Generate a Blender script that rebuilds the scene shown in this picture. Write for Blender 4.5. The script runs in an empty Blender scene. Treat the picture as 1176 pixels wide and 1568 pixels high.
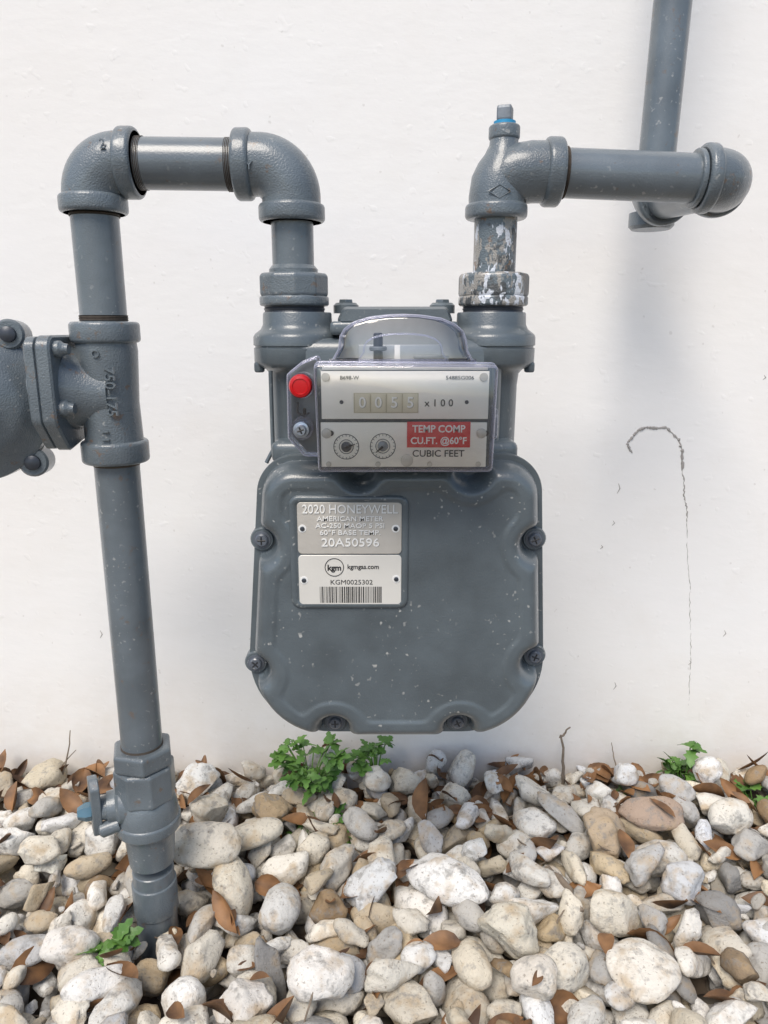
import bpy, bmesh, math, random
import numpy as np
from mathutils import Vector, Matrix, Euler, noise as mnoise
random.seed(7); rng=np.random.default_rng(23)
R=math.radians
scene=bpy.context.scene
COL=scene.collection
ZO=0.585
tops=[]
def empty(name):
    o=bpy.data.objects.new(name,None); COL.objects.link(o); tops.append(o); return o
def link(name,me,mat,parent,sharp=35,smooth=True):
    o=bpy.data.objects.new(name,me); COL.objects.link(o)
    if mat: me.materials.append(mat)
    if parent: o.parent=parent
    else: tops.append(o)
    if smooth:
        me.polygons.foreach_set('use_smooth',[True]*len(me.polygons))
        if sharp<180: me.set_sharp_from_angle(angle=R(sharp))
    return o
def mesh(name,v,f,mat,parent,sharp=35,smooth=True):
    me=bpy.data.meshes.new(name); me.from_pydata([tuple(a) for a in v],[],f); me.update()
    bm=bmesh.new(); bm.from_mesh(me); bmesh.ops.recalc_face_normals(bm,faces=bm.faces); bm.to_mesh(me); bm.free()
    return link(name,me,mat,parent,sharp,smooth)
def frame(d):
    d=Vector(d).normalized(); up=Vector((0,0,1)) if abs(d.z)<.9 else Vector((0,1,0))
    a=d.cross(up).normalized(); b=d.cross(a).normalized(); return d,a,b
def lathe(name,prof,p0,d,mat,parent,seg=48,sharp=35,phase=0,smooth=True):
    p0=Vector(p0); d,a,b=frame(d); v=[];f=[]
    for (t,r) in prof:
        for i in range(seg):
            an=2*math.pi*(i+phase)/seg
            v.append(p0+d*t+(a*math.cos(an)+b*math.sin(an))*r)
    n=len(prof)
    for k in range(n-1):
        for i in range(seg):
            j=(i+1)%seg
            f.append((k*seg+i,k*seg+j,(k+1)*seg+j,(k+1)*seg+i))
    f.append(tuple(range(seg))[::-1]); f.append(tuple((n-1)*seg+i for i in range(seg)))
    return mesh(name,v,f,mat,parent,sharp,smooth)
def cyl(name,p0,p1,r,mat,parent,bev=0.0008,seg=48):
    d=Vector(p1)-Vector(p0); L=d.length
    return lathe(name,[(0,r-bev),(bev,r),(L-bev,r),(L,r-bev)],p0,d,mat,parent,seg)
def ring(name,p0,d,L,r,mat,parent,bev=0.003,seg=56):
    pr=[]
    for i in range(5):
        an=i/4*math.pi/2; pr.append((bev-bev*math.cos(an),r-bev+bev*math.sin(an)))
    for i in range(5):
        an=i/4*math.pi/2; pr.append((L-bev+bev*math.sin(an),r-bev+bev*math.cos(an)))
    return lathe(name,pr,p0,d,mat,parent,seg,sharp=60)
def hexn(name,p0,d,L,r,mat,parent,seg=6,phase=0.5):
    c=.0022
    o=lathe(name,[(0,r*.93),(c,r),(L-c,r),(L,r*.93)],p0,d,mat,parent,seg,phase=phase,smooth=False)
    m=o.modifiers.new('b','BEVEL'); m.width=.0012; m.segments=2; m.limit_method='ANGLE'; m.angle_limit=R(20)
    return o
def sweep(name,pts,rads,mat,parent,seg=40,n=None,sharp=50):
    v=[];f=[]; P=[Vector(p) for p in pts]; m=len(P)
    if not hasattr(rads,'__len__'): rads=[rads]*m
    prev=None
    for k in range(m):
        t=(P[min(k+1,m-1)]-P[max(k-1,0)]).normalized()
        if n is not None: a=Vector(n).normalized()
        else:
            if prev is None: _,a,_=frame(t)
            else: a=(prev-t*prev.dot(t)).normalized()
        prev=a
        b=t.cross(a).normalized()
        for i in range(seg):
            an=2*math.pi*i/seg
            v.append(P[k]+(a*math.cos(an)+b*math.sin(an))*rads[k])
    for k in range(m-1):
        for i in range(seg):
            j=(i+1)%seg; f.append((k*seg+i,k*seg+j,(k+1)*seg+j,(k+1)*seg+i))
    f.append(tuple(range(seg))[::-1]); f.append(tuple((m-1)*seg+i for i in range(seg)))
    return mesh(name,v,f,mat,parent,sharp)
def box(name,x0,x1,y0,y1,z0,z1,mat,parent,bev=.001,seg=2):
    bm=bmesh.new(); bmesh.ops.create_cube(bm,size=1)
    for q in bm.verts:
        q.co=Vector(((x0+x1)/2+q.co.x*(x1-x0),(y0+y1)/2+q.co.y*(y1-y0),(z0+z1)/2+q.co.z*(z1-z0)))
    if bev>0: bmesh.ops.bevel(bm,geom=list(bm.edges),offset=bev,segments=seg,affect='EDGES',profile=.5)
    me=bpy.data.meshes.new(name); bm.to_mesh(me); bm.free()
    return link(name,me,mat,parent,40)
def rpoly(corners,radii,k=10):
    out=[];n=len(corners)
    for i in range(n):
        p=Vector(corners[i]); a=Vector(corners[i-1]); b=Vector(corners[(i+1)%n]); r=radii[i]
        u=(a-p).normalized(); w=(b-p).normalized()
        ang=u.angle(w); t=r/math.tan(ang/2)
        c=p+(u+w).normalized()*(r/math.sin(ang/2))
        s=p+u*t-c; e=p+w*t-c
        a0=math.atan2(s.y,s.x); a1=math.atan2(e.y,e.x); dd=(a1-a0+math.pi)%(2*math.pi)-math.pi
        for j in range(k+1):
            q=a0+dd*j/k; out.append((c.x+r*math.cos(q),c.y+r*math.sin(q)))
    return out
def inset(poly,d):
    n=len(poly);out=[]; A=sum(poly[i][0]*poly[(i+1)%n][1]-poly[(i+1)%n][0]*poly[i][1] for i in range(n))
    sg=1 if A>0 else -1
    for i in range(n):
        t=Vector(poly[(i+1)%n])-Vector(poly[i-1])
        t.normalize(); nn=Vector((-t.y,t.x))*sg
        out.append((poly[i][0]+nn.x*d,poly[i][1]+nn.y*d))
    return out
def extr(name,poly,prof,mat,parent,sharp=40,axis='Y'):
    v=[];f=[];n=len(poly)
    for (y,ins) in prof:
        q=inset(poly,ins) if abs(ins)>1e-9 else poly
        for p in q:
            v.append((p[0],y,p[1]) if axis=='Y' else (y,p[0],p[1]))
    m=len(prof)
    for k in range(m-1):
        for i in range(n):
            j=(i+1)%n; f.append((k*n+i,k*n+j,(k+1)*n+j,(k+1)*n+i))
    f.append(tuple(range(n))[::-1]); f.append(tuple((m-1)*n+i for i in range(n)))
    return mesh(name,v,f,mat,parent,sharp)
def text(name,s,x,y,z,size,mat,parent,ext=.0002,rot=(90,0,0),sx=1.0,align='CENTER',bold=0.0,width=None):
    c=bpy.data.curves.new(name,'FONT'); c.body=s; c.size=size; c.extrude=ext; c.align_x=align; c.align_y='CENTER'; c.offset=bold; c.resolution_u=3
    o=bpy.data.objects.new(name+'_t',c); COL.objects.link(o)
    bpy.context.view_layer.update()
    if width: sx=width/max(1e-6,o.dimensions.x)
    me=bpy.data.meshes.new_from_object(o); bpy.data.objects.remove(o)
    M=Matrix.Translation((x,y,z))@Euler([R(a) for a in rot]).to_matrix().to_4x4()@Matrix.Diagonal((sx,1,1,1))
    me.transform(M); me.materials.clear()
    return link(name,me,mat,parent,30)
# ---------------- materials
def mat_new(name):
    m=bpy.data.materials.new(name); m.use_nodes=True; nt=m.node_tree; b=nt.nodes['Principled BSDF']; return m,nt,b
def noise(nt,scale,detail=4,rough=.5,vec=None):
    n=nt.nodes.new('ShaderNodeTexNoise'); n.inputs['Scale'].default_value=scale; n.inputs['Detail'].default_value=detail; n.inputs['Roughness'].default_value=rough
    if vec is not None: nt.links.new(vec,n.inputs['Vector'])
    return n.outputs['Fac']
def ramp(nt,fac,stops):
    r=nt.nodes.new('ShaderNodeValToRGB'); nt.links.new(fac,r.inputs['Fac'])
    while len(r.color_ramp.elements)<len(stops): r.color_ramp.elements.new(.5)
    for e,(p,c) in zip(r.color_ramp.elements,stops):
        e.position=p; e.color=(c,c,c,1) if not hasattr(c,'__len__') else (*c,1)
    return r.outputs['Color']
def mix(nt,fac,a,b,mode='MIX'):
    m=nt.nodes.new('ShaderNodeMix'); m.data_type='RGBA'; m.blend_type=mode
    for s,v in ((0,fac),(6,a),(7,b)):
        if isinstance(v,(int,float)): m.inputs[s].default_value=v
        elif isinstance(v,tuple): m.inputs[s].default_value=(*v,1)
        else: nt.links.new(v,m.inputs[s])
    return m.outputs[2]
def bump(nt,h,b,strength,dist):
    n=nt.nodes.new('ShaderNodeBump'); n.inputs['Strength'].default_value=strength; n.inputs['Distance'].default_value=dist
    nt.links.new(h,n.inputs['Height']); nt.links.new(n.outputs['Normal'],b.inputs['Normal']); return n
def geo(nt): return nt.nodes.new('ShaderNodeNewGeometry').outputs['Position']
def mapped(nt,p,loc=(3.1,1.7,5.3),sc=(1,1,1)):
    mp=nt.nodes.new('ShaderNodeMapping'); mp.inputs['Location'].default_value=loc; mp.inputs['Scale'].default_value=sc; nt.links.new(p,mp.inputs['Vector']); return mp.outputs[0]
def simple(name,col,rough=.5,metal=0,var=.15,sc=120,bmp=.15):
    m,nt,b=mat_new(name); p=geo(nt)
    c=mix(nt,noise(nt,sc,2,.6,p),tuple(x*(1-var) for x in col),tuple(min(1,x*(1+var)) for x in col))
    nt.links.new(c,b.inputs['Base Color']); b.inputs['Roughness'].default_value=rough; b.inputs['Metallic'].default_value=metal
    if bmp: bump(nt,noise(nt,sc*6,1,.5,p),b,bmp,.0004)
    return m
def paint(name,col,rough=.34,chips=0.0,orange=.25,dirt=.5,rust=0.0):
    m,nt,b=mat_new(name); p=geo(nt)
    c=mix(nt,ramp(nt,noise(nt,24,3,.6,p),[(.3,0),(.7,1)]),tuple(x*.80 for x in col),tuple(x*1.15 for x in col))
    d=ramp(nt,noise(nt,230,1,.7,p),[(.66,0),(.75,1)])
    dm=nt.nodes.new('ShaderNodeMath'); dm.operation='MULTIPLY'; nt.links.new(d,dm.inputs[0]); nt.links.new(ramp(nt,noise(nt,22,1,.5,p),[(.42,0),(.62,dirt)]),dm.inputs[1])
    c=mix(nt,dm.outputs[0],c,(.45,.45,.43))
    if rust>0:
        c=mix(nt,ramp(nt,noise(nt,80,3,.75,mapped(nt,p)),[(.62,0),(.70,rust)]),c,(.16,.10,.06))
    if chips>0:
        ps=mapped(nt,p,sc=(1,1,.5))
        c=mix(nt,ramp(nt,noise(nt,60,3,.7,mapped(nt,p,(9,4,2))),[(.49,0),(.55,.85)]),c,(.055,.055,.055))
        c=mix(nt,ramp(nt,noise(nt,55,4,.75,ps),[(.50,0),(.53,.9)]),c,(.33,.31,.28))
        c=mix(nt,ramp(nt,noise(nt,100,3,.7,ps),[(.555,0),(.58,1)]),c,(.62,.65,.70))
        c=mix(nt,ramp(nt,noise(nt,85,3,.7,mapped(nt,p,(1,8,2))),[(.60,0),(.66,.8)]),c,(.20,.12,.07))
    nt.links.new(c,b.inputs['Base Color'])
    b.inputs['Roughness'].default_value=rough
    b.inputs['Coat Weight'].default_value=.55; b.inputs['Coat Roughness'].default_value=.18
    hsum=mix(nt,.35,noise(nt,900,0,.5,p),noise(nt,140,2,.6,p))
    bump(nt,hsum,b,orange,.0008)
    return m
GP=paint('grey_paint',(.132,.158,.178),rough=.36,rust=.5)
GPc=paint('grey_paint_cast',(.126,.152,.171),rough=.40,orange=.65,rust=.7)
GPm=paint('grey_paint_meter',(.096,.118,.132),rough=.38,orange=.30,dirt=.95)
GPk=paint('grey_paint_flaking',(.12,.15,.17),chips=1.0,orange=1.0,rough=.6)
RUST=simple('pipe_thread_compound',(.075,.06,.048),.7,0,.5,200)
SIL=simple('stamped_aluminium',(.60,.57,.52),.45,.35,.14,60,.3)
SILT=simple('embossed_metal',(.88,.88,.86),.35,.1,.05)
LBL=simple('label_white',(.74,.72,.67),.4,.15,.08,40,.1)
FACE=simple('index_face_plate',(.93,.89,.81),.30,0,.05,30,.05)
BLK=simple('black_ink',(.02,.02,.022),.5,0,.1)
DARK=simple('dark_screw',(.055,.062,.075),.38,.3,.3)
ZINC=simple('zinc_screw',(.42,.47,.55),.3,.9,.2)
RED=simple('red_label',(.66,.035,.04),.4,0,.08)
REDS=simple('red_seal',(.52,.006,.010),.3,0,.1)
WHT=simple('white_ink',(.90,.88,.85),.5,0,.03)
BLUE=simple('blue_thread_tape',(.03,.30,.55),.5,0,.2)
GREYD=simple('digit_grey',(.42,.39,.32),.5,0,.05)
STEEL=simple('bare_steel_plug',(.22,.24,.26),.4,.5,.3)
def plastic(name,tint,base,col,metal,rough=.06):
    m=bpy.data.materials.new(name); m.use_nodes=True; nt=m.node_tree; nt.nodes.clear()
    o=nt.nodes.new('ShaderNodeOutputMaterial'); mx=nt.nodes.new('ShaderNodeMixShader'); tr=nt.nodes.new('ShaderNodeBsdfTransparent'); gl=nt.nodes.new('ShaderNodeBsdfPrincipled')
    tr.inputs[0].default_value=(*tint,1); gl.inputs['Roughness'].default_value=rough; gl.inputs['Base Color'].default_value=(*col,1); gl.inputs['Specular IOR Level'].default_value=1
    gl.inputs['Metallic'].default_value=metal
    # slight waviness so reflections break up like moulded plastic
    bp=nt.nodes.new('ShaderNodeBump'); bp.inputs['Strength'].default_value=.25; bp.inputs['Distance'].default_value=.002
    nt.links.new(noise(nt,35,1,.5,geo(nt)),bp.inputs['Height']); nt.links.new(bp.outputs[0],gl.inputs['Normal'])
    fr=nt.nodes.new('ShaderNodeFresnel'); fr.inputs[0].default_value=1.5
    ad=nt.nodes.new('ShaderNodeMath'); ad.inputs[1].default_value=base; ad.use_clamp=True
    nt.links.new(fr.outputs[0],ad.inputs[0]); nt.links.new(ad.outputs[0],mx.inputs[0]); nt.links.new(tr.outputs[0],mx.inputs[1]); nt.links.new(gl.outputs[0],mx.inputs[2]); nt.links.new(mx.outputs[0],o.inputs[0])
    return m
CLR=plastic('clear_plastic',(1,1,1),.045,(1,1,1),.9)
CLRE=plastic('clear_plastic_edge',(.92,.92,.98),.16,(.84,.86,.96),.3)

# ---------------- wall
def wall_mat():
    m,nt,b=mat_new('white_stucco'); p=geo(nt)
    c=mix(nt,ramp(nt,noise(nt,2.2,2,.55,p),[(.3,0),(.7,1)]),(.88,.855,.82),(.88,.875,.865))
    c=mix(nt,ramp(nt,noise(nt,14,3,.65,p),[(.52,0),(.75,.3)]),c,(.82,.79,.75))
    sp=ramp(nt,noise(nt,130,1,.6,p),[(.76,0),(.80,.35)]); c=mix(nt,sp,c,(.55,.52,.48))
    sx=nt.nodes.new('ShaderNodeSeparateXYZ'); nt.links.new(p,sx.inputs[0])
    mr=nt.nodes.new('ShaderNodeMapRange'); mr.inputs[1].default_value=.03; mr.inputs[2].default_value=.20; mr.inputs[3].default_value=.5; mr.inputs[4].default_value=0
    nt.links.new(sx.outputs[2],mr.inputs[0])
    mm=nt.nodes.new('ShaderNodeMath'); mm.operation='MULTIPLY'; nt.links.new(mr.outputs[0],mm.inputs[0]); nt.links.new(noise(nt,30,3,.7,p),mm.inputs[1])
    c=mix(nt,mm.outputs[0],c,(.60,.50,.37))
    nt.links.new(c,b.inputs['Base Color']); b.inputs['Roughness'].default_value=.85
    h=mix(nt,.30,noise(nt,9,2,.5,p),noise(nt,60,3,.6,mapped(nt,p,sc=(.55,1,1.2))))
    h=mix(nt,.10,h,ramp(nt,noise(nt,85,1,.5,p),[(.68,0),(.78,1)]))
    bump(nt,h,b,.38,.004)
    return m
WY=.84
wall=box('stucco_wall',-5,5,WY,WY+.2,-.75,3.2,wall_mat(),None,bev=0)
CR=simple('crack_dirt',(.36,.34,.32),.9,0,.4,300)
cp=[(.288,-.139),(.283,-.131),(.2815,-.127),(.287,-.120),(.293,-.112),(.302,-.109),(.314,-.110),(.324,-.109),(.333,-.116),(.341,-.124),(.346,-.137),(.348,-.159),(.352,-.176),(.353,-.19),(.358,-.205),(.360,-.222),(.363,-.25),(.367,-.28),(.372,-.304),(.3745,-.335),(.379,-.365),(.3826,-.399),(.384,-.43),(.387,-.4666)]
pts=[];rd=[]
for i in range(len(cp)-1):
    for j in range(8):
        t=j/8; pts.append((cp[i][0]*(1-t)+cp[i+1][0]*t+random.uniform(-.0007,.0007),WY+.0002,cp[i][1]*(1-t)+cp[i+1][1]*t))
        base=.0019 if i<11 else (.0010 if i<15 else .0005)
        rd.append(base*random.uniform(.3,1.2))
sweep('crack',pts,rd,CR,wall,seg=6)
for (x,z,l) in [(.275,-.175,.012),(.272,-.22,.006),(.381,-.40,.006),(.29,-.43,.01),(.26,-.25,.005),(-.35,-.36,.01),(.42,-.36,.008),(.43,-.05,.005)]:
    sweep('crack_mark',[(x,WY-.0001,z),(x+.002,WY-.0001,z-l*.5),(x-.001,WY-.0001,z-l)],[.0003,.0006,.0003],CR,wall,seg=6)

# ---------------- ground
def soil_mat():
    m,nt,b=mat_new('soil'); p=geo(nt)
    c=mix(nt,noise(nt,60,4,.7,p),(.04,.028,.020),(.12,.09,.065)); 
    vo=nt.nodes.new('ShaderNodeTexVoronoi'); vo.inputs['Scale'].default_value=26; nt.links.new(p,vo.inputs['Vector'])
    sep=nt.nodes.new('ShaderNodeSeparateColor'); nt.links.new(vo.outputs['Color'],sep.inputs[0])
    st=mix(nt,sep.outputs[0],(.5,.45,.37),(.3,.26,.2))
    k=ramp(nt,vo.outputs['Distance'],[(.35,1),(.6,0)])
    c=mix(nt,k,c,st)
    nt.links.new(c,b.inputs['Base Color']); b.inputs['Roughness'].default_value=.95
    bump(nt,k,b,.8,.02); return m
mesh('ground',[(-300,-300,-.585),(300,-300,-.585),(300,300,-.585),(-300,300,-.585)],[(0,1,2,3)],soil_mat(),None,smooth=False)

# ---------------- pipework
PY=.586; PR=.0175
inl=empty('gas_inlet_pipe')
def elbow(name,c,dA,dB,LA,LB,par,mat=GPc,rb=.0218,rr=.0248,rad=.024,rl=.013):
    c=Vector(c);dA=Vector(dA).normalized();dB=Vector(dB).normalized(); n=dA.cross(dB)
    pts=[c+dA*LA,c+dA*(LA*.5+rad*.5)]; rds=[rb,rb]
    cc=c+(dA+dB)*rad
    for i in range(17):
        a=i/16*math.pi/2; pts.append(cc-dB*rad*math.cos(a)-dA*rad*math.sin(a)); rds.append(rb*(1+.03*math.sin(2*a)))
    pts+=[c+dB*(LB*.5+rad*.5),c+dB*LB]; rds+=[rb,rb]
    sweep(name,pts,rds,mat,par,n=n,seg=48)
    ring(name+'_band',c+dA*LA,-dA,rl,rr,mat,par); ring(name+'_band',c+dB*LB,-dB,rl,rr,mat,par)
def thread(p,d,L,par,r=PR):
    n=int(L/.0012); prof=[]
    for i in range(n): prof+= [(i*.0012,r+.0001),(i*.0012+.0006,r+.0008)]
    lathe('pipe_thread',prof,p,d,RUST,par,sharp=20)
Zh=.119
elbow('elbow',(-.217,PY,Zh),(0,0,-1),(1,0,0),.035,.036,inl)
elbow('elbow',(-.069,PY,Zh-.001),(-1,0,0),(0,0,-1),.041,.040,inl)
cyl('crossover_pipe',(-.183,PY,Zh),(-.105,PY,Zh-.001),PR+.0005,GP,inl)
thread((-.1815,PY,Zh),(1,0,0),.007,inl,PR+.0002); thread((-.110,PY,Zh-.001),(-1,0,0),.007,inl,PR+.0002)
text('casting_mark','2',-.199,PY-.0224,.127,.009,GPc,inl,.0006)
text('casting_mark','Y',-.096,PY-.0222,.113,.008,GPc,inl,.0006)
cyl('riser_upper',(-.217,PY,.09),(-.217,PY,0),PR,GP,inl)
thread((-.217,PY,.085),(0,0,-1),.004,inl); thread((-.217,PY,.0065),(0,0,1),.005,inl)
ring('tee_band',(-.217,PY,.006),(0,0,-1),.016,.0262,GPc,inl)
lathe('tee_body',[(0,.0225),(.01,.0235),(.03,.0225),(.05,.0215),(.08,.0225),(.093,.0235)],(-.217,PY,-.006),(0,0,-1),GPc,inl)
ring('tee_band',(-.217,PY,-.086),(0,0,-1),.018,.0262,GPc,inl)
text('casting_mark','750-175',-.2085,PY-.0228,-.046,.0115,GPc,inl,.0010,rot=(90,90,-8))
text('casting_mark','O',-.217,PY-.0238,-.018,.008,GPc,inl,.0010)
text('casting_mark','1 1/4',-.2155,PY-.0232,-.083,.008,GPc,inl,.0010,rot=(90,90,0))
sweep('tee_branch',[(-.212,PY,-.048),(-.228,PY,-.048),(-.238,PY,-.047),(-.246,PY,-.046)],[.024,.026,.030,.034],GPc,inl)
fl=rpoly([(PY-.042,-.004),(PY+.034,-.004),(PY+.034,-.082),(PY-.022,-.092),(PY-.042,-.068)],[.01,.01,.01,.008,.012],6)
extr('flange_plate',fl,[(-.2435,.0015),(-.245,0),(-.253,0),(-.2545,.0015)],GPc,inl,axis='X')
fl2=inset(fl,.001)
extr('flange_plate_rear',fl2,[(-.2549,.0015),(-.256,0),(-.262,0),(-.2635,.0015)],GPc,inl,axis='X')
for (yy,zz) in ((PY-.031,-.058),(PY-.031,-.014),(PY+.025,-.014),(PY+.022,-.072)):
    lathe('flange_bolt',[(0,.0062),(.004,.0062),(.0055,.005),(.007,.0042),(.010,.0038)],(-.2435,yy,zz),(1,0,0),GPc,inl,seg=20)
cyl('riser_lower',(-.217,PY,-.10),(-.217,PY,-.368),PR+.0003,GP,inl)
lathe('thread_end',[(0,.0185),(.003,.0182)],(-.217,PY,-.1035),(0,0,-1),RUST,inl)
lathe('thread_end',[(0,.0182),(.006,.0186)],(-.217,PY,-.3590),(0,0,-1),RUST,inl)
cyl('riser_base',(-.217,PY,-.49),(-.217,PY,-.75),.0188,GP,inl)
ring('riser_coupling',(-.217,PY,-.503),(0,0,-1),.033,.0205,GPc,inl,bev=.0015)
# shut-off valve
val=empty('gas_shutoff_valve')
X=-.217
hexn('valve_union_nut',(X,PY,-.361),(0,0,-1),.018,.0278,GPc,val,seg=6,phase=.2)
lathe('valve_neck',[(0,.0215),(.01,.0215),(.02,.020),(.028,.021)],(X,PY,-.376),(0,0,-1),GPc,val)
hexn('valve_hex',(X,PY,-.379),(0,0,-1),.034,.0270,GPc,val,seg=8,phase=.35)
lathe('valve_body',[(0,.022),(.004,.0245),(.012,.0265),(.022,.0275),(.030,.0270),(.038,.0240),(.046,.0222),(.060,.0212),(.072,.0202)],(X,PY,-.409),(0,0,-1),GPc,val)
ring('valve_band',(X,PY,-.432),(0,0,-1),.013,.0290,GPc,val)
dv=Vector((-1,-.35,0)).normalized()
p0=Vector((X,PY,-.417))
lathe('valve_plug_boss',[(0,.019),(.024,.018),(.027,.0145),(.034,.0135),(.0345,.011),(.040,.010)],p0,dv,GPc,val)
pt=p0+dv*.040
tab=rpoly([(-.007,-.022),(.007,-.023),(.009,.0),(.0105,.026),(.004,.033),(-.005,.032),(-.0095,.0)],[.003,.003,.01,.004,.003,.003,.01],4)
v=[];n=len(tab); side=Vector((.55,-1,0)).normalized()
for k,off in enumerate((0,.008)):
    for q in tab: v.append(pt+dv*off+side*q[0]*1.2+Vector((0,0,1))*q[1])
f=[(i,(i+1)%n,n+(i+1)%n,n+i) for i in range(n)]+[tuple(range(n)),tuple(range(n,2*n))]
o=mesh('valve_lock_wing',v,f,GPc,val); mo=o.modifiers.new('b','BEVEL'); mo.width=.001; mo.segments=2
TEALP=paint('blue_grey_paint',(.07,.16,.22))
lathe('valve_nut',[(0,.008),(.005,.0082),(.009,.0065),(.012,.005)],pt+dv*.007+Vector((0,0,-.001)),dv,TEALP,val,seg=6)
lathe('valve_stop',[(0,.007),(.016,.007),(.018,.005)],Vector((X-.020,PY-.016,-.430)),(-.9,-.25,-.25),GPc,val,seg=16)

# regulator
reg=empty('gas_pressure_regulator')
rc=Vector((-.322,PY-.012,-.056)); rd_=Vector((.18,-1,.05))
lathe('diaphragm_case',[(-.045,.02),(-.04,.035),(-.022,.05),(-.012,.054),(-.010,.0595),(.0,.061),(.001,.0575),(.002,.0575),(.003,.061),(.010,.0605),(.012,.058),(.014,.053),(.022,.046),(.026,.040),(.030,.028),(.034,.0265),(.036,.018),(.060,.0175),(.064,.012)],rc,rd_,GPc,reg,seg=80)
rx=Vector((1,.18,0)).normalized()
for deg in (55,-47,154,-150):
    q=rc+(rx*math.cos(R(deg))+Vector((0,0,1))*math.sin(R(deg)))*.0635
    lathe('case_lug',[(-.012,.010),(-.010,.0115),(.010,.0115),(.012,.010)],q,rd_,GPc,reg,seg=24)
    lathe('case_screw',[(.011,.0062),(.015,.0058),(.0165,.003)],q,rd_,DARK,reg,seg=16)
sweep('regulator_inlet',[rc+Vector((.03,.012,.004)),(-.275,PY,-.048),(-.264,PY,-.046)],[.028,.022,.024],GPc,reg)

def union(x,par,m2):
    hexn('union_nut',(x,PY,.0415),(0,0,-1),.018,.0270,m2,par,seg=10,phase=.3)
    ring('union_nut_lip',(x,PY,.025),(0,0,-1),.0075,.0266,m2,par,bev=.002)
    lathe('union_thread',[(0,.0235),(.0012,.0228),(.0024,.0235),(.004,.0228),(.006,.0235)],(x,PY,.0178),(0,0,-1),DARK,par,sharp=10)
cyl('meter_nipple',(-.069,PY,.082),(-.069,PY,.035),.0158,GP,inl)
lathe('nipple_collar',[(0,.0160),(.003,.0185),(.006,.0185),(.0065,.0165)],(-.069,PY,.0475),(0,0,-1),GPc,inl)
union(-.069,inl,GPc)

out=empty('gas_outlet_pipe')
XO=.084
union(XO,out,GPk)
cyl('outlet_nipple',(XO,PY,.083),(XO,PY,.035),.0160,GPk,out)
ring('tee_band',(XO,PY,.080),(0,0,1),.011,.0232,GPc,out)
sweep('service_tee_body',[(XO,PY,.082),(XO,PY,.096),(XO+.001,PY,.107),(XO+.003,PY,.116),(XO+.004,PY,.124),(XO+.004,PY,.131),(XO+.004,PY,.140)],[.0205,.0208,.0202,.0178,.0140,.0108,.0098],GPc,out,seg=48)
sweep('service_tee_branch',[(XO-.004,PY,.098),(XO+.002,PY,.105),(XO+.012,PY,.1110),(XO+.025,PY,.1130),(XO+.043,PY,.1130)],[.015,.0200,.0215,.0214,.0212],GPc,out,seg=48)
ring('tee_band',(XO+.034,PY,.1130),(1,-0,-.02),.013,.0240,GPc,out)
ring('tee_top_band',(XO+.004,PY,.1345),(0,0,1),.010,.0114,GPc,out,bev=.002)
lathe('plug_neck',[(0,.0080),(.003,.0080)],(XO+.004,PY,.1440),(0,0,1),BLUE,out)
hexn('test_plug',(XO+.004,PY,.1465),(0,0,1),.011,.0076,STEEL,out,seg=4,phase=.3)
dm=[(-.008,0),(0,.0045),(.008,0),(0,-.0045)]
sweep('casting_diamond',[(XO-.001+q[0],PY-.0205,.0965+q[1]) for q in dm+dm[:1]],.0005,GPc,out,seg=6)
cyl('outlet_pipe_run',(XO+.04,PY,.1128),(.240,PY,.1083),PR-.0003,GP,out)
thread((XO+.047,PY,.1126),(1,0,-.03),.004,out,PR-.0002)
elbow('elbow',(.2575,PY,.1080),(-1,0,.03),(0,1,.04),.024,.030,out,rb=.0212,rr=.0242,rad=.0225,rl=.010)
ring('elbow_lip',(.233,PY,.1087),(-1,0,.03),.004,.0205,GPc,out,bev=.001)
cyl('outlet_stub',(.2575,PY+.02,.1085),(.2565,.735,.117),PR,GP,out)
elbow('elbow',(.2560,.747,.119),(0,-1,-.05),(.02,0,1),.034,.030,out,rb=.0218,rr=.0248)
lathe('elbow_boss',[(0,.021),(.012,.021),(.015,.018)],(.2560,.747,.108),(0,0,-1),GPc,out)
cyl('wall_pipe',(.2560,.747,.14),(.2850,.747,1.6),.0168,GP,out)

# ---------------- gas meter
gm=empty('gas_meter')
corn=[(-.093,-.0900),(.117,-.0892),(.1305,-.3185),(-.1125,-.3185)]
outl=rpoly(corn,[.030,.030,.064,.064],16)
def resample(poly,n):
    P=[Vector(p) for p in poly]; P.append(P[0]); L=[0]
    for i in range(len(P)-1): L.append(L[-1]+(P[i+1]-P[i]).length)
    o=[];k=0
    for i in range(n):
        t=L[-1]*i/n
        while L[k+1]<t: k+=1
        u=(t-L[k])/max(1e-12,(L[k+1]-L[k])); q=P[k].lerp(P[k+1],u); o.append((q.x,q.y))
    return o
outN=resample(outl,560)
screws=[(-.0926,-.1545),(.1142,-.154),(-.1015,-.2560),(.1190,-.250),(-.0394,-.3080),(.0594,-.3075)]
A=np.array(outN); B=np.roll(A,-1,axis=0)
def sdf(P):
    d=np.full(len(P),9.)
    for i in range(0,len(A)):
        a=A[i];ab=B[i]-a; t=np.clip(((P-a)@ab)/(ab@ab),0,1); q=a+t[:,None]*ab-P
        d=np.minimum(d,np.hypot(q[:,0],q[:,1]))
    return d
cen=np.array([.009,-.205]); nr=120; rings_=[]
for k in range(1,nr+1):
    u=k/nr; fct=1-(1-u)**1.7; rings_.append(cen+(A-cen)*fct)
P=np.vstack([cen[None]]+rings_)
sd=sdf(P); e=sd-.0045
for s in screws:
    ds=np.hypot(P[:,0]-s[0],P[:,1]-s[1])-.0105
    kk=.005; h=np.clip(.5+.5*(e-ds)/kk,0,1); e=e*(1-h)+ds*h-kk*h*(1-h)
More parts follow.
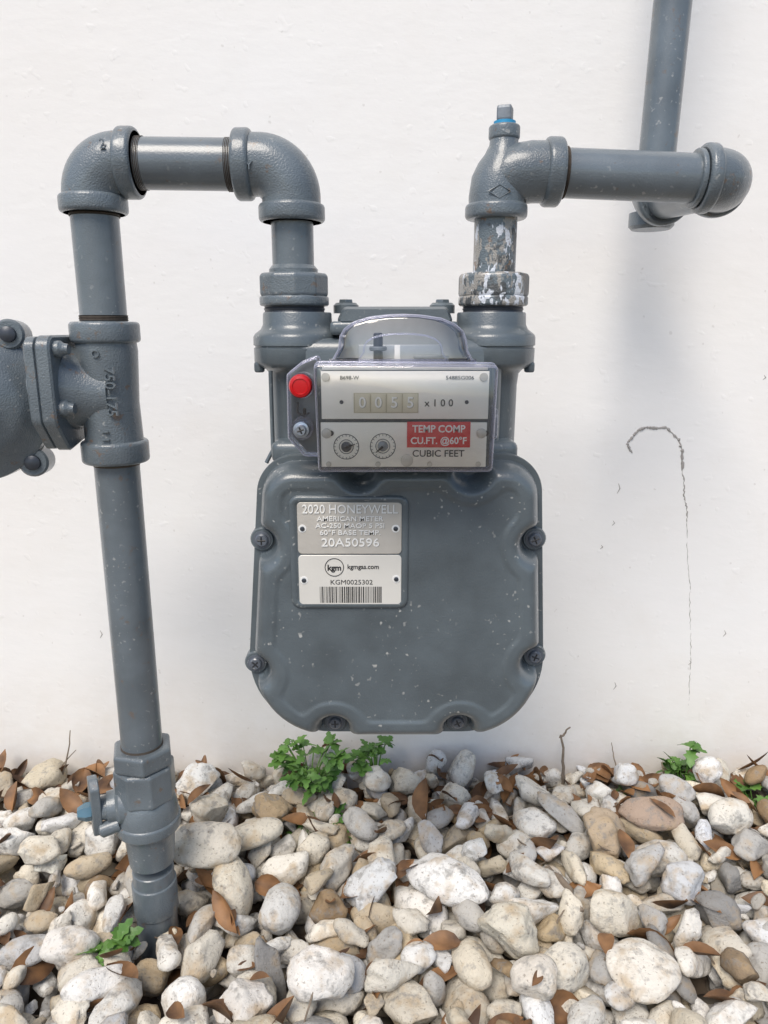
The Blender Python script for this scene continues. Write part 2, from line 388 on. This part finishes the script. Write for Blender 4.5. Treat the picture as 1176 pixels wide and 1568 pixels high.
for s in ((-.018,-.096),(.063,-.096)):
    ds=np.hypot((P[:,0]-s[0])*1.0,P[:,1]-s[1])-.0095
    h=np.clip(.5+.5*(e-ds)/kk,0,1); e=e*(1-h)+ds*h-kk*h*(1-h)
t=np.clip(e/.012,0,1); H=.024*np.sqrt(np.clip(1-(1-t)**2.3,0,1))
t2=np.clip((e-.015)/.0045,0,1); t2=t2*t2*(3-2*t2); H=H-.0013*t2
FY=.5365
V=np.column_stack([P[:,0],FY-H,P[:,1]]); M=len(A); F=[]
for i in range(M): F.append((0,1+i,1+(i+1)%M))
for k in range(nr-1):
    b0=1+k*M;b1=b0+M
    for i in range(M):
        j=(i+1)%M; F.append((b0+i,b1+i,b1+j,b0+j))
mesh('front_cover',V,F,GPm,gm,sharp=180)
extr('cover_flange',outN,[(FY-.0005,.0006),(FY+.0005,0),(FY+.004,0),(FY+.005,.0008),(FY+.0052,.0018),(FY+.006,.0018),(FY+.0062,.0006),(FY+.014,.0006)],GPm,gm)
extr('meter_case',outN,[(FY+.014,.004),(FY+.016,.007),(.63,.010),(.632,.0),(.645,.0),(.660,.02)],GPm,gm)
def pscrew(x,y,z,r,mat,par,tilt=0):
    lathe('screw_head',[(0,r*1.35),(.0010,r*1.35),(.0012,r*1.0),(.0030,r*.97),(.0038,r*.8)],(x,y,z),(0,-1,0),mat,par,seg=28)
    for a in (0,90):
        c_,s_=math.cos(R(a+tilt)),math.sin(R(a+tilt))
        sweep('screw_slot',[(x-r*.6*c_,y-.0037,z-r*.6*s_),(x+r*.6*c_,y-.0037,z+r*.6*s_)],.00065,BLK,par,seg=6)
SCR=paint('painted_screw',(.10,.115,.14),rough=.3)
for i,s in enumerate(screws):
    lathe('screw_boss',[(0,.0092),(.010,.0090),(.0112,.0082)],(s[0],FY+.008,s[1]),(0,-1,0),GPm,gm,seg=28)
    pscrew(s[0],FY-.0030,s[1],.0050,SCR,gm,tilt=i*23)
YF=FY-.0227
pad=rpoly([(-.0695,-.1152),(.0185,-.1152),(.0185,-.2025),(-.0695,-.2025)],[.008]*4,8)
extr('nameplate_pad',pad,[(YF+.002,0),(YF-.0012,.0008),(YF-.0020,.0020),(YF-.0020,.0050),(YF-.0010,.0058)],GPm,gm,sharp=60)
YP=YF-.0010
pl1=rpoly([(-.0628,-.1205),(.0128,-.1205),(.0128,-.1592),(-.0628,-.1592)],[.003]*4,5)
extr('data_plate',pl1,[(YP+.0004,0),(YP-.0008,0),(YP-.0011,.0003)],SIL,gm)
pl2=rpoly([(-.0628,-.1602),(.0128,-.1602),(.0128,-.1985),(-.0628,-.1985)],[.003]*4,5)
extr('barcode_plate',pl2,[(YP+.0004,0),(YP-.0008,0),(YP-.0011,.0003)],LBL,gm)
YT=YP-.0012
SILS=simple('painted_emboss_shadow',(.24,.225,.21),.5,.2,.1)
for s,z,sz,w_ in (('2020 HONEYWELL',-.1258,.0092,.069),('AMERICAN METER',-.1328,.0050,.048),('AC-250 MAOP 5 PSI',-.1380,.0049,.050),('60°F BASE TEMP.',-.1432,.0049,.044),('20A50596',-.1508,.0088,.042)):
    text('embossed_text',s,-.0245,YT-.0001,z,sz,SILT,gm,.0004,width=w_,bold=.00003)
    text('embossed_text_shadow',s,-.0242,YT+.0001,z-.0003,sz,SILS,gm,.0001,width=w_,bold=.00005)  # dark copy set down and right: painted shadow of the raised letters
text('utility_name','kgmgas.com',-.0270,YT,-.1692,.0050,BLK,gm,.0001,align='LEFT',width=.023,bold=.00008)
text('utility_logo','kgm',-.0365,YT,-.1700,.0062,BLK,gm,.0001,bold=.0002)
th=[2*math.pi*i/32 for i in range(33)]
sweep('logo_ring',[(-.0365+.0068*math.cos(a),YT,-.1695+.0068*math.sin(a)) for a in th],.0003,BLK,gm,seg=6)
text('serial_number','KGM0025302',-.0240,YT,-.1812,.0052,BLK,gm,.0001,width=.031)
v=[];f=[];x=-.0475;rr=random.Random(3)
while x<-.002:
    w=rr.choice([.0003,.0003,.0006,.0009]); 
    v+=[(x,YT,-.1845),(x+w,YT,-.1845),(x+w,YT,-.1972),(x,YT,-.1972)]; b=len(v)-4; f.append((b,b+1,b+2,b+3)); x+=w+rr.choice([.0004,.0004,.0007])
mesh('barcode',v,f,BLK,gm,smooth=False)
for (x,z) in ((-.0592,-.1400),(.0085,-.1400),(-.0590,-.1795),(.0090,-.1785)):
    lathe('plate_rivet_washer',[(0,.0030),(.0004,.0029)],(x,YT+.0002,z),(0,-1,0),SILT,gm,seg=16)
    lathe('plate_rivet',[(0,.0017),(.0008,.0017),(.0011,.0012)],(x,YT,z),(0,-1,0),DARK,gm,seg=16)
for x in (-.067,XO-.001):
    lathe('spud_shoulder',[(0,.0258),(.001,.0264),(.009,.0268),(.0125,.0285),(.0150,.0318),(.0165,.0335),(.0185,.0344),(.0245,.0345),(.0250,.0332),(.0262,.0332),(.0267,.0343),(.037,.0342),(.0405,.0318),(.0425,.0258),(.046,.0228),(.055,.0218),(.115,.0215)],(x,PY,.0128),(0,0,-1),GPm,gm,seg=64,sharp=50)
    for s in (-1,1):
        hexn('collar_bolt',(x+s*.029,PY-.012,-.024),(0,0,-1),.008,.0045,GPm,gm)
box('upper_case',-.072,.089,.553,.64,-.115,-.006,GPm,gm,bev=.010,seg=5)
box('upper_case_rear',-.083,.099,.572,.635,-.115,-.030,GPm,gm,bev=.012,seg=5)
box('valve_cover',-.040,.055,.555,.632,-.004,.006,GPm,gm,bev=.003,seg=3)
vc=rpoly([(-.036,.004),(.052,.004),(.047,.0165),(-.030,.0165)],[.003,.003,.005,.005],5)
extr('valve_cover_hump',vc,[(.556,.002),(.560,0),(.625,0),(.629,.002)],GPm,gm)
for x in (-.030,.046):
    lathe('cover_bolt',[(0,.010),(.006,.010),(.008,.008)],(x,.600,.0125),(0,0,1),GPm,gm,seg=28)
    hexn('cover_bolt_head',(x,.600,.0190),(0,0,1),.004,.006,GPm,gm)
box('case_shoulder',-.086,.102,.548,.600,-.100,-.082,GPm,gm,bev=.006,seg=4)
gi=gm
BY=.4770
box('index_backing',-.0440,.0700,BY+.004,.530,-.0885,-.0240,GPm,gi,bev=.002)
box('face_plate_upper',-.0405,.0676,BY-.001,BY+.0005,-.0564,-.0258,FACE,gi,bev=.0003)
box('face_plate_lower',-.0412,.0670,BY-.002,BY-.0005,-.0878,-.0585,FACE,gi,bev=.0003)
Y1=BY-.0012; Y2=BY-.0022
box('odometer_bezel',-.0196,.0222,Y1-.0004,Y1+.0001,-.0524,-.0396,simple('bezel_cream',(.56,.50,.36),.4,.05,.05),gi,bev=.0001)
DR=simple('number_wheel',(.70,.64,.49),.4,0,.04)
for k,dg in enumerate('0055'):
    x=-.0190+.0103*k
    box('number_wheel',x+.0003,x+.0099,Y1-.0010,Y1-.0003,-.0519,-.0401,DR,gi,bev=.0002)
    text('odometer_digit',dg,x+.0050,Y1-.0011,-.0459,.0098,WHT,gi,.00015,bold=.0001)
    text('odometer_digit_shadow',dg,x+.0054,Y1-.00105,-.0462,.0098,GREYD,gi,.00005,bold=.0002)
text('multiplier','x 1 0 0',.0355,Y1-.0002,-.0462,.0066,BLK,gi,.0001)
text('index_code','B698-W',-.0222,Y1-.0002,-.0300,.0034,BLK,gi,.00005,width=.012)
text('index_code','54885G006',.0487,Y1-.0002,-.0300,.0034,BLK,gi,.00005,width=.018)
for x in (-.0275,.0535): lathe('face_rivet',[(0,.0013),(.0005,.0010)],(x,Y1,-.0455),(0,-1,0),DARK,gi,seg=14)
for (x,z,h1) in ((-.0247,-.0744,0),(-.0008,-.0740,1)):
    sweep('dial_ring',[(x+.0082*math.cos(a),Y2,z+.0082*math.sin(a)) for a in th],.00022,BLK,gi,seg=6)
    sweep('dial_ring_inner',[(x+.0046*math.cos(a),Y2,z+.0046*math.sin(a)) for a in th],.0002,BLK,gi,seg=6)
    for k in range(20):
        a=2*math.pi*k/20
        sweep('dial_tick',[(x+.0068*math.cos(a),Y2,z+.0068*math.sin(a)),(x+.0080*math.cos(a),Y2,z+.0080*math.sin(a))],.00014,BLK,gi,seg=4)
    lathe('dial_hub',[(0,.0034),(.0018,.0032),(.0022,.002)],(x,Y2,z),(0,-1,0),STEEL if h1 else DARK,gi,seg=20)
    a=R(20+200*h1)
    sweep('dial_pointer',[(x,Y2-.0025,z),(x+.006*math.cos(a),Y2-.0025,z+.006*math.sin(a))],[.0009,.0003],BLK,gi,seg=6)
box('temperature_label',.0150,.0562,Y2-.0005,Y2,-.0748,-.0580,RED,gi,bev=.0001)
text('temperature_text','TEMP COMP',.0356,Y2-.0006,-.0628,.0066,WHT,gi,.0001,width=.0345,bold=.00015)
text('temperature_text','CU.FT. @60°F',.0356,Y2-.0006,-.0705,.0062,WHT,gi,.0001,width=.0365,bold=.00015)
text('unit_text','CUBIC FEET',.0356,Y2-.0002,-.0790,.0062,BLK,gi,.0001,width=.034,bold=.00005)
lathe('test_port',[(0,.0040),(.001,.0040),(.0012,.003)],(.0150,Y2,-.0835),(0,-1,0),SIL,gi,seg=24)
for x in (-.0375,.0635):
    lathe('face_screw',[(0,.0032),(.001,.0032),(.0014,.0024)],(x,Y2,-.0655),(0,-1,0),SIL,gi,seg=20)
    lathe('face_notch',[(0,.0018),(.0003,.0018)],(x+.003,Y2,-.0655),(0,-1,0),BLK,gi,seg=16)
for x in (-.0375,.0640): lathe('face_screw',[(0,.0028),(.0006,.0026)],(x,Y1,-.0295),(0,-1,0),SIL,gi,seg=20)
for x in (-.0365,-.004,.030,.062): lathe('face_screw',[(0,.0018),(.0008,.0016)],(x,Y2,-.0860),(0,-1,0),SIL,gi,seg=16)
bx=rpoly([(-.0445,-.0210),(.0725,-.0220),(.0710,-.0905),(-.0430,-.0905)],[.003]*4,5)
def openshell(name,poly,prof,mat,par):
    n=len(poly);v=[];f=[]
    for (y,ins) in prof:
        for p in inset(poly,ins): v.append((p[0],y,p[1]))
    for k in range(len(prof)-1):
        for i in range(n):
            j=(i+1)%n; f.append((k*n+i,k*n+j,(k+1)*n+j,(k+1)*n+i))
    f.append(tuple((len(prof)-1)*n+i for i in range(n)))
    return mesh(name,v,f,mat,par,40)
openshell('clear_index_cover',bx,[(.509,-.0005),(.473,0),(.4713,.0006),(.4705,.0018)],CLR,gi)
def loop3(name,poly,y,r,mat,par,ins=0):
    q=inset(poly,ins); P=[(p[0],y,p[1]) for p in q]; P.append(P[0]); sweep(name,P,r,mat,par,seg=8)
loop3('cover_edge',bx,.4722,.0007,CLRE,gi,.0006)
loop3('cover_edge_rear',bx,.4860,.0008,CLRE,gi,-.0006)
dome=[(-.036,-.0215),(-.0335,-.018),(-.030,-.012),(-.029,-.004),(-.026,.0008),(-.020,.0050),(-.010,.0080),(.003,.0095),(.014,.0098),(.025,.0093),(.037,.0075),(.046,.0040),(.0515,-.0005),(.0540,-.006),(.0550,-.013),(.058,-.0185),(.0605,-.0215)]
openshell('clear_index_dome',dome[::-1],[(.553,-.001),(.492,0),(.489,.0012),(.4875,.003)],CLR,gi)
loop3('dome_edge',dome[::-1],.4895,.0008,CLRE,gi,.0008)
loop3('dome_edge_rear',dome[::-1],.548,.0010,CLRE,gi,-.0004)
inner=[(p[0]*.62+.005,p[1]*.55-.008) for p in dome]
loop3('dome_inner_rib',inner[::-1],.500,.0006,CLRE,gi)
extr('dome_backplate',inset(dome[::-1],.0015),[(.540,0),(.538,0)],simple('mounting_plate',(.44,.46,.47),.4,.2,.1),gi)
box('index_top_plate',-.040,.067,BY+.002,.536,-.0255,-.0235,simple('cast_zinc',(.50,.51,.52),.4,.3,.1),gi,bev=.0005)
box('drive_bracket',-.018,.040,.520,.530,-.0235,-.010,simple('drive_housing',(.36,.38,.40),.4,.3,.1),gi,bev=.001)
cyl('drive_shaft',(-.004,.508,-.024),(-.004,.508,-.002),.0032,DARK,gi)
cyl('drive_gear',(-.004,.508,-.014),(-.004,.508,-.011),.0060,STEEL,gi)
box('drive_link',.007,.011,.503,.507,-.0235,-.010,WHT,gi,bev=.0005)
box('drive_link',.020,.044,.505,.508,-.021,-.017,STEEL,gi,bev=.0005)
ear=rpoly([(-.0440,-.0170),(-.0555,-.0215),(-.0650,-.0290),(-.0655,-.0720),(-.0545,-.0845),(-.0440,-.0845)],[.002,.003,.003,.004,.003,.002],5)
extr('cover_ear_backing',ear,[(.515,.001),(.514,.0004)],simple('ear_backing',(.17,.20,.22),.4,0,.1),gi)
openshell('clear_cover_ear',ear,[(.512,0),(.497,0),(.4955,.001)],CLR,gi)
loop3('ear_edge',ear,.4965,.0007,CLRE,gi,.0006)
loop3('ear_edge_rear',ear,.511,.0008,CLRE,gi,.0)
lathe('red_seal',[(0,.0078),(.004,.0078),(.0060,.0070),(.0066,.0052),(.0060,.0048),(.0062,.002)],(-.0556,.4958,-.0365),(0,-1,0),REDS,gi,seg=36)
lathe('seal_collar',[(0,.0086),(.0145,.0086)],(-.0556,.513,-.0365),(0,-1,0),CLRE,gi,seg=36)
cyl('hasp',(-.0545,.503,-.052),(-.0545,.503,-.058),.0012,BLK,gi)
sweep('hasp_loop',[(-.059,.502,-.048),(-.059,.502,-.055),(-.0545,.502,-.0575),(-.051,.502,-.055)],.0008,DARK,gi,seg=8)
lathe('ear_screw_collar',[(0,.0078),(.010,.0078)],(-.0563,.512,-.0660),(0,-1,0),CLRE,gi,seg=30)
lathe('ear_screw',[(0,.0062),(.010,.0060),(.0110,.0045)],(-.0563,.506,-.0660),(0,-1,0),ZINC,gi,seg=30)
pscrew(-.0563,.4950,-.0660,.0040,ZINC,gi,20)
ear2=rpoly([(.0715,-.048),(.0760,-.052),(.0760,-.070),(.0715,-.074)],[.001,.002,.002,.001],4)
openshell('clear_cover_tab',ear2,[(.505,0),(.488,0),(.487,.0006)],CLRE,gi)
sweep('case_rib',[(-.0855,.560,-.03),(-.0858,.560,-.09),(-.091,.558,-.1)],[.0016]*3,GPm,gm,seg=10)

# ---------------- gravel (dropped stone by stone on a height map)
def ico(sub):
    bm=bmesh.new(); bmesh.ops.create_icosphere(bm,subdivisions=sub,radius=1)
    bm.verts.ensure_lookup_table(); v=np.array([q.co[:] for q in bm.verts]); f=np.array([[w.index for w in q.verts] for q in bm.faces]); bm.free(); return v,f
ICO={k:ico(k) for k in (3,4)}
def stone_shape(kind,sub):
    IV=ICO[sub][0]; v=IV.copy()
    npl={'round':rng.integers(3,6),'mid':rng.integers(6,10),'ang':rng.integers(9,15)}[kind]
    for _ in range(npl):
        n=rng.normal(size=3); n/=np.linalg.norm(n); d=rng.uniform(.50,.86) if kind!='round' else rng.uniform(.72,.92)
        k=(v@n)-d; s=.018 if kind!='ang' else .008
        kk=np.where(k>0,np.sqrt(k*k+s*s)-s,0); v=v-n*(kk*.97)[:,None]
    off=Vector(rng.uniform(-50,50,3)); amp={'round':.13,'mid':.20,'ang':.25}[kind]
    dsp=np.array([mnoise.noise(Vector(p)*1.3+off)*amp+mnoise.noise(Vector(p)*3.1+off)*amp*.45+mnoise.noise(Vector(p)*7+off)*amp*(.12 if kind=='round' else .26) for p in v])
    return v*(1+dsp)[:,None]
shapes=[(stone_shape(k,3),3) for k in ['round']*8+['mid']*22+['ang']*24]
bigshapes=[(stone_shape(k,4),4) for k in ['round']*12+['mid']*6+['ang']*4]
cs=.003; X0,X1,Ya,Yb=-.80,.80,.26,.838
nx=int((X1-X0)/cs); ny=int((Yb-Ya)/cs)
Hm=np.full((nx,ny),-.585)
gx=X0+(np.arange(nx)+.5)*cs; gy=Ya+(np.arange(ny)+.5)*cs
GX,GY=np.meshgrid(gx,gy,indexing='ij')
Hm+=.010*np.clip((GY-.66)/.15,0,1)
Hm[np.hypot(GX+.217,GY-PY)<.0205]=5
def rotm():
    a=rng.uniform(0,2*math.pi); tl=rng.normal(0,.5); tb=rng.uniform(0,2*math.pi)
    return np.array(Matrix.Rotation(tl,3,Vector((math.cos(tb),math.sin(tb),0)))@Matrix.Rotation(a,3,'Z'))
allV=[];allF=[];allC=[];base=0
PAL=[((.76,.735,.67),.32),((.68,.635,.54),.24),((.52,.44,.32),.11),((.50,.49,.465),.15),((.83,.82,.79),.12),((.30,.215,.13),.03),((.30,.295,.285),.03)]
pc=np.array([p[0] for p in PAL]); pw=np.array([p[1] for p in PAL]); pw/=pw.sum()
def place(sh,scale,cands,col,rot=None,sink=.0012):
    global base
    sv,sub=sh
    v=(sv*scale)@(rot if rot is not None else rotm()).T
    ix=np.round(v[:,0]/cs).astype(int); iy=np.round(v[:,1]/cs).astype(int)
    mx=max(abs(ix).max(),abs(iy).max())+1; w=2*mx+1
    lo=np.full((w,w),9.); hi=np.full((w,w),-9.)
    np.minimum.at(lo,(ix+mx,iy+mx),v[:,2]); np.maximum.at(hi,(ix+mx,iy+mx),v[:,2])
    m=lo<8; ci,cj=np.nonzero(m); L=lo[m];Hh=hi[m]; best=None
    for (x,y) in cands:
        a=int((x-X0)/cs)+ci-mx; b=int((y-Ya)/cs)+cj-mx
        if a.min()<0 or b.min()<0 or a.max()>=nx or b.max()>=ny: continue
        dd=Hm[a,b]-L
        z=dd.max()
        if z>1: continue
        z=np.partition(dd,-4)[-4] if len(dd)>12 else z
        if best is None or z<best[0]: best=(z,x,y,a,b)
    if best is None: return
    z,x,y,a,b=best; z-=sink
    Hm[a,b]=np.maximum(Hm[a,b],z+Hh)
    allV.append(v+np.array([x,y,z])); allF.append(ICO[sub][1]+base); base+=len(v)
    allC.append(np.tile(col,(len(v),1)))
def rcol():
    c=pc[rng.choice(len(pc),p=pw)]*rng.uniform(.82,1.10); t=rng.normal(0,.02); c=c*np.array([1+t,1,1-2*t]); return np.clip(c,0.02,.86)
def rsize(lo,hi):
    s=rng.uniform(lo,hi)/2; return np.array([s*rng.uniform(1.0,1.6),s*rng.uniform(.72,1.0),s*rng.uniform(.5,.90)])
def rk(): return shapes[int(rng.integers(0,len(shapes)))]
def fill(target,maxn):
    n=0
    while n<maxn:
        n+=1
        q=rng.random()
        sc=rsize(.017,.026) if q<.24 else (rsize(.026,.038) if q<.82 else rsize(.036,.050))
        place(rk(),sc,[(rng.uniform(X0,X1),rng.uniform(Ya,Yb)) for _ in range(11)],rcol())
        if n%30==0 and np.median(Hm)>target: break
    return n
def surf(x,y):
    i=min(max(int((x-X0)/cs),1),nx-2); j=min(max(int((y-Ya)/cs),1),ny-2); h=float(np.median(Hm[i-1:i+2,j-1:j+2])); return h if h<1 else -.55
lv=[];lf=[]
def add_leaf(V_,F_,pos,L,W,yaw,pitch,roll,curl,nseg=6,fold=.3,shape=0):
    b=len(V_); M_=Matrix.Translation(pos)@Matrix.Rotation(yaw,4,'Z')@Matrix.Rotation(pitch,4,'Y')@Matrix.Rotation(roll,4,'X')
    for i in range(nseg+1):
        t=i/nseg; w=W*(math.sin(math.pi*min(1,max(0,t**.85)))**.8)*.5+.0002
        if shape: w*=1+.28*(1 if i%2 else -1)
        x=L*t; z=curl*L*t**2
        for s in (-1,0,1):
            V_.append(M_@Vector((x,s*w,z+abs(s)*w*fold)))
    for i in range(nseg):
        q=b+i*3
        F_.append((q,q+1,q+4,q+3)); F_.append((q+1,q+2,q+5,q+4))
lr=random.Random(5)
def litter(n,lo,hi,dz):
    for i in range(n):
        x=lr.uniform(-.75,.75); y=lr.uniform(.30,.825) if i%3 else lr.uniform(.72,.83); L=lr.uniform(lo,hi)
        a=lr.uniform(0,6.28)
        add_leaf(lv,lf,Vector((x-L*.5*math.cos(a),min(.83,y-L*.5*math.sin(a)),surf(x,y)+dz)),L,L*lr.uniform(.32,.6),a,lr.uniform(-.4,.2),lr.uniform(-.9,.9),lr.uniform(-.4,.6),fold=lr.uniform(.2,1.3))
n1=fill(-.560,3000); litter(480,.02,.05,.003)
n2=fill(-.5505,3000); litter(380,.018,.045,-.001)
big=[(-.170,.620,(.070,.046,.040),(.70,.65,.56),1,0),(.060,.600,(.082,.044,.036),(.84,.83,.80),2,-.5),(.240,.700,(.068,.056,.056),(.50,.40,.29),19,.4),
(.292,.705,(.072,.046,.028),(.42,.32,.25),4,0),(.128,.560,(.064,.048,.042),(.66,.62,.52),12,0),(.222,.515,(.060,.056,.024),(.78,.74,.66),5,.3),
(-.044,.505,(.054,.046,.038),(.80,.77,.72),3,0),(-.272,.540,(.050,.032,.030),(.72,.69,.64),6,.1),(.296,.612,(.046,.042,.036),(.58,.59,.60),13,0),
(-.118,.740,(.054,.042,.046),(.48,.37,.24),20,.3),(-.208,.710,(.044,.040,.040),(.68,.63,.53),14,0),(-.212,.775,(.050,.046,.050),(.80,.79,.75),15,0),
(.395,.700,(.052,.040,.036),(.72,.69,.62),7,.4),(.085,.770,(.036,.032,.038),(.74,.69,.58),16,0),(.000,.790,(.036,.032,.028),(.72,.70,.64),8,0),
(-.105,.475,(.046,.036,.034),(.68,.65,.60),17,0),(.135,.505,(.042,.034,.034),(.72,.67,.59),9,.2),(-.24,.485,(.052,.026,.024),(.78,.76,.72),10,.5),(.40,.79,(.034,.032,.034),(.80,.79,.77),11,.5)]
for (x,y,s,c,sh,ang) in big:
    place(bigshapes[sh],np.array(s)/2*1.02,[(x+dx,y+dy) for dx in (0,.009,-.009) for dy in (0,.009,-.009)],np.array(c),np.array(Matrix.Rotation(ang,3,'Z')@Matrix.Rotation(.15,3,'X')),sink=.006)
n3=fill(-.547,350); litter(150,.012,.034,.0)
for i in range(220):
    place(rk(),rsize(.007,.015),[(rng.uniform(X0,X1),rng.uniform(Ya,Yb)) for _ in range(10)],rcol())
print('fill',n1,n2,n3,'median',np.median(Hm))
V=np.vstack(allV);F=np.vstack(allF);C=np.vstack(allC)
me=bpy.data.meshes.new('gravel'); me.vertices.add(len(V)); me.vertices.foreach_set('co',V.ravel())
me.loops.add(F.size); me.loops.foreach_set('vertex_index',F.ravel().astype(np.int32))
me.polygons.add(len(F)); me.polygons.foreach_set('loop_start',(np.arange(len(F))*3).astype(np.int32)); me.polygons.foreach_set('loop_total',np.full(len(F),3,dtype=np.int32))
me.update(); me.validate()
ca=me.attributes.new('stone_col','FLOAT_COLOR','POINT'); ca.data.foreach_set('color',np.column_stack([C,np.ones(len(C))]).ravel())
def stone_mat():
    m,nt,b=mat_new('limestone_gravel'); p=geo(nt)
    at=nt.nodes.new('ShaderNodeAttribute'); at.attribute_name='stone_col'; c=at.outputs['Color']
    c=mix(nt,ramp(nt,noise(nt,38,3,.65,p),[(.51,0),(.68,.7)]),c,(.47,.35,.21),'MIX')
    c=mix(nt,ramp(nt,noise(nt,75,3,.7,mapped(nt,p)),[(.54,0),(.68,.7)]),c,(.27,.26,.245))
    c=mix(nt,ramp(nt,noise(nt,380,2,.6,p),[(.61,0),(.71,.6)]),c,(.17,.13,.09))
    nt.links.new(c,b.inputs['Base Color']); b.inputs['Roughness'].default_value=.88; b.inputs['Specular IOR Level'].default_value=.2
    bump(nt,noise(nt,170,5,.72,p),b,.85,.0032); return m
link('gravel',me,stone_mat(),None,180)
def leaf_mat(name,c1,c2,rough):
    m,nt,b=mat_new(name); p=geo(nt)
    nt.links.new(mix(nt,ramp(nt,noise(nt,25,3,.6,p),[(.35,0),(.65,1)]),c1,c2),b.inputs['Base Color']); b.inputs['Roughness'].default_value=rough
    bump(nt,noise(nt,400,2,.6,p),b,.3,.001); return m
for (x,y,L,W) in [(.225,.650,.04,.020),(.250,.640,.036,.018),(.070,.545,.04,.018),(-.235,.510,.040,.020),(-.075,.715,.04,.02)]:
    add_leaf(lv,lf,Vector((x,y,surf(x,y)+.001)),L,W,lr.uniform(0,6.28),lr.uniform(-.3,.15),lr.uniform(-.5,.5),lr.uniform(-.3,.5),fold=.6)
mesh('fallen_leaves',lv,lf,leaf_mat('dry_leaf',(.065,.032,.016),(.30,.155,.065),.6),None,sharp=180)
tw=empty('twigs'); TW=simple('twig_bark',(.20,.16,.12),.8,0,.4,200)
def twig(p0,p1,r,bend=.006):
    p0=Vector(p0);p1=Vector(p1); P=[];n=9
    o=Vector((lr.uniform(-1,1),lr.uniform(-.3,.3),lr.uniform(-1,1)))*bend
    for i in range(n): t=i/(n-1); P.append(p0.lerp(p1,t)+o*math.sin(math.pi*t)+Vector((lr.uniform(-1,1),0,lr.uniform(-1,1)))*r*.5)
    sweep('twig',P,[r*(1-.5*i/(n-1)) for i in range(n)],TW,tw,seg=8)
twig((.222,.80,surf(.222,.80)-.005),(.218,.81,-.485),.0024,.004); twig((.218,.81,-.490),(.230,.812,-.476),.0018,.002)
twig((-.400,.80,-.54),(-.392,.82,-.485),.0012); twig((-.404,.80,-.535),(-.385,.815,-.51),.001)
twig((.168,.645,surf(.168,.645)+.002),(.185,.575,surf(.185,.575)+.003),.0042)
twig((.29,.81,-.53),(.287,.825,-.505),.0009)
for i in range(90):
    x=lr.uniform(-.6,.6); y=lr.uniform(.36,.82); a=lr.uniform(0,6.28); L=lr.uniform(.012,.035)
    x2,y2=x+L*math.cos(a),min(.83,y+L*math.sin(a)); twig((x,y,surf(x,y)-.002),(x2,y2,surf(x2,y2)-.002),lr.uniform(.0006,.0016),.003)

# ---------------- weeds
GREEN=leaf_mat('weed_leaf',(.045,.12,.022),(.13,.27,.05),.5)
def weed(pos,spread,h,n,L):
    V_=[];F_=[]; x,y=pos; z0=surf(x,y)-.02
    for i in range(n):
        a=lr.uniform(0,6.28); rr_=spread*math.sqrt(lr.random()); tip=Vector((x+rr_*math.cos(a),min(.828,y+.7*rr_*math.sin(a)),z0+.02+h*lr.uniform(.15,1)*(1-.4*(rr_/spread)**2)))
        b0=Vector((x,y,z0)); mid=(b0+tip)/2+Vector((0,0,.012))
        P=[b0,mid,tip]
        for k in range(2):
            d=(P[k+1]-P[k]).normalized(); s=d.cross(Vector((.3,1,.2))).normalized()*.0008; u=d.cross(s).normalized()*.0008; b=len(V_)
            for q in (P[k],P[k+1]):
                V_.extend([q+s,q+u,q-s,q-u])
            F_.extend([(b+j,b+(j+1)%4,b+4+(j+1)%4,b+4+j) for j in range(4)])
        nl=lr.choice([3,5,5])
        for k in range(nl):
            yaw=a+(k-nl//2)*.8+lr.uniform(-.2,.2)
            l=L*lr.uniform(.5,1.2)
            add_leaf(V_,F_,tip,l,l*lr.uniform(.5,.75),yaw,lr.uniform(-.7,.45),lr.uniform(-.6,.6),lr.uniform(-.6,.1),nseg=6,fold=.25,shape=1)
    for q in V_: 
        if q.y>.8385: q.y=.8385
    mesh('weed_plant',V_,F_,GREEN,None,sharp=180)
weed((-.088,.770),.042,.070,34,.016); weed((-.070,.718),.036,.034,22,.017); weed((-.010,.795),.028,.050,15,.014)
weed((.372,.800),.028,.070,24,.017); weed((.312,.805),.015,.038,9,.012); weed((.455,.785),.030,.045,18,.016)
weed((-.242,.538),.012,.034,5,.020)

# ---------------- light, sky, camera
for o in tops: o.location.z+=ZO
w=bpy.data.worlds.new('World'); scene.world=w; w.use_nodes=True; nt=w.node_tree
sky=nt.nodes.new('ShaderNodeTexSky'); sky.sky_type='NISHITA'; sky.sun_disc=False
az=R(202); el=R(54)
sky.sun_elevation=el; sky.sun_rotation=az; sky.dust_density=1.2; sky.air_density=1.0; sky.ozone_density=1.0
nt.links.new(sky.outputs[0],nt.nodes['Background'].inputs[0]); nt.nodes['Background'].inputs[1].default_value=.15
sd_=bpy.data.lights.new('sun','SUN'); sd_.energy=3.1; sd_.angle=R(30); sd_.color=(1,.92,.82)
so=bpy.data.objects.new('sun',sd_); COL.objects.link(so)
dvec=Vector((math.sin(az)*math.cos(el),math.cos(az)*math.cos(el),math.sin(el)))
so.rotation_euler=dvec.to_track_quat('Z','Y').to_euler()
cd=bpy.data.cameras.new('camera'); cam=bpy.data.objects.new('camera',cd); COL.objects.link(cam); scene.camera=cam
cam.location=(0,0,ZO); cam.rotation_euler=(R(90-14),0,0)
cd.sensor_fit='VERTICAL'; cd.sensor_height=36; cd.lens=36*1120/1568; cd.clip_start=.01; cd.clip_end=2000
scene.view_settings.view_transform='Standard'; scene.view_settings.look='None'; scene.view_settings.exposure=0
print('stones',len(allV),'verts',len(V))
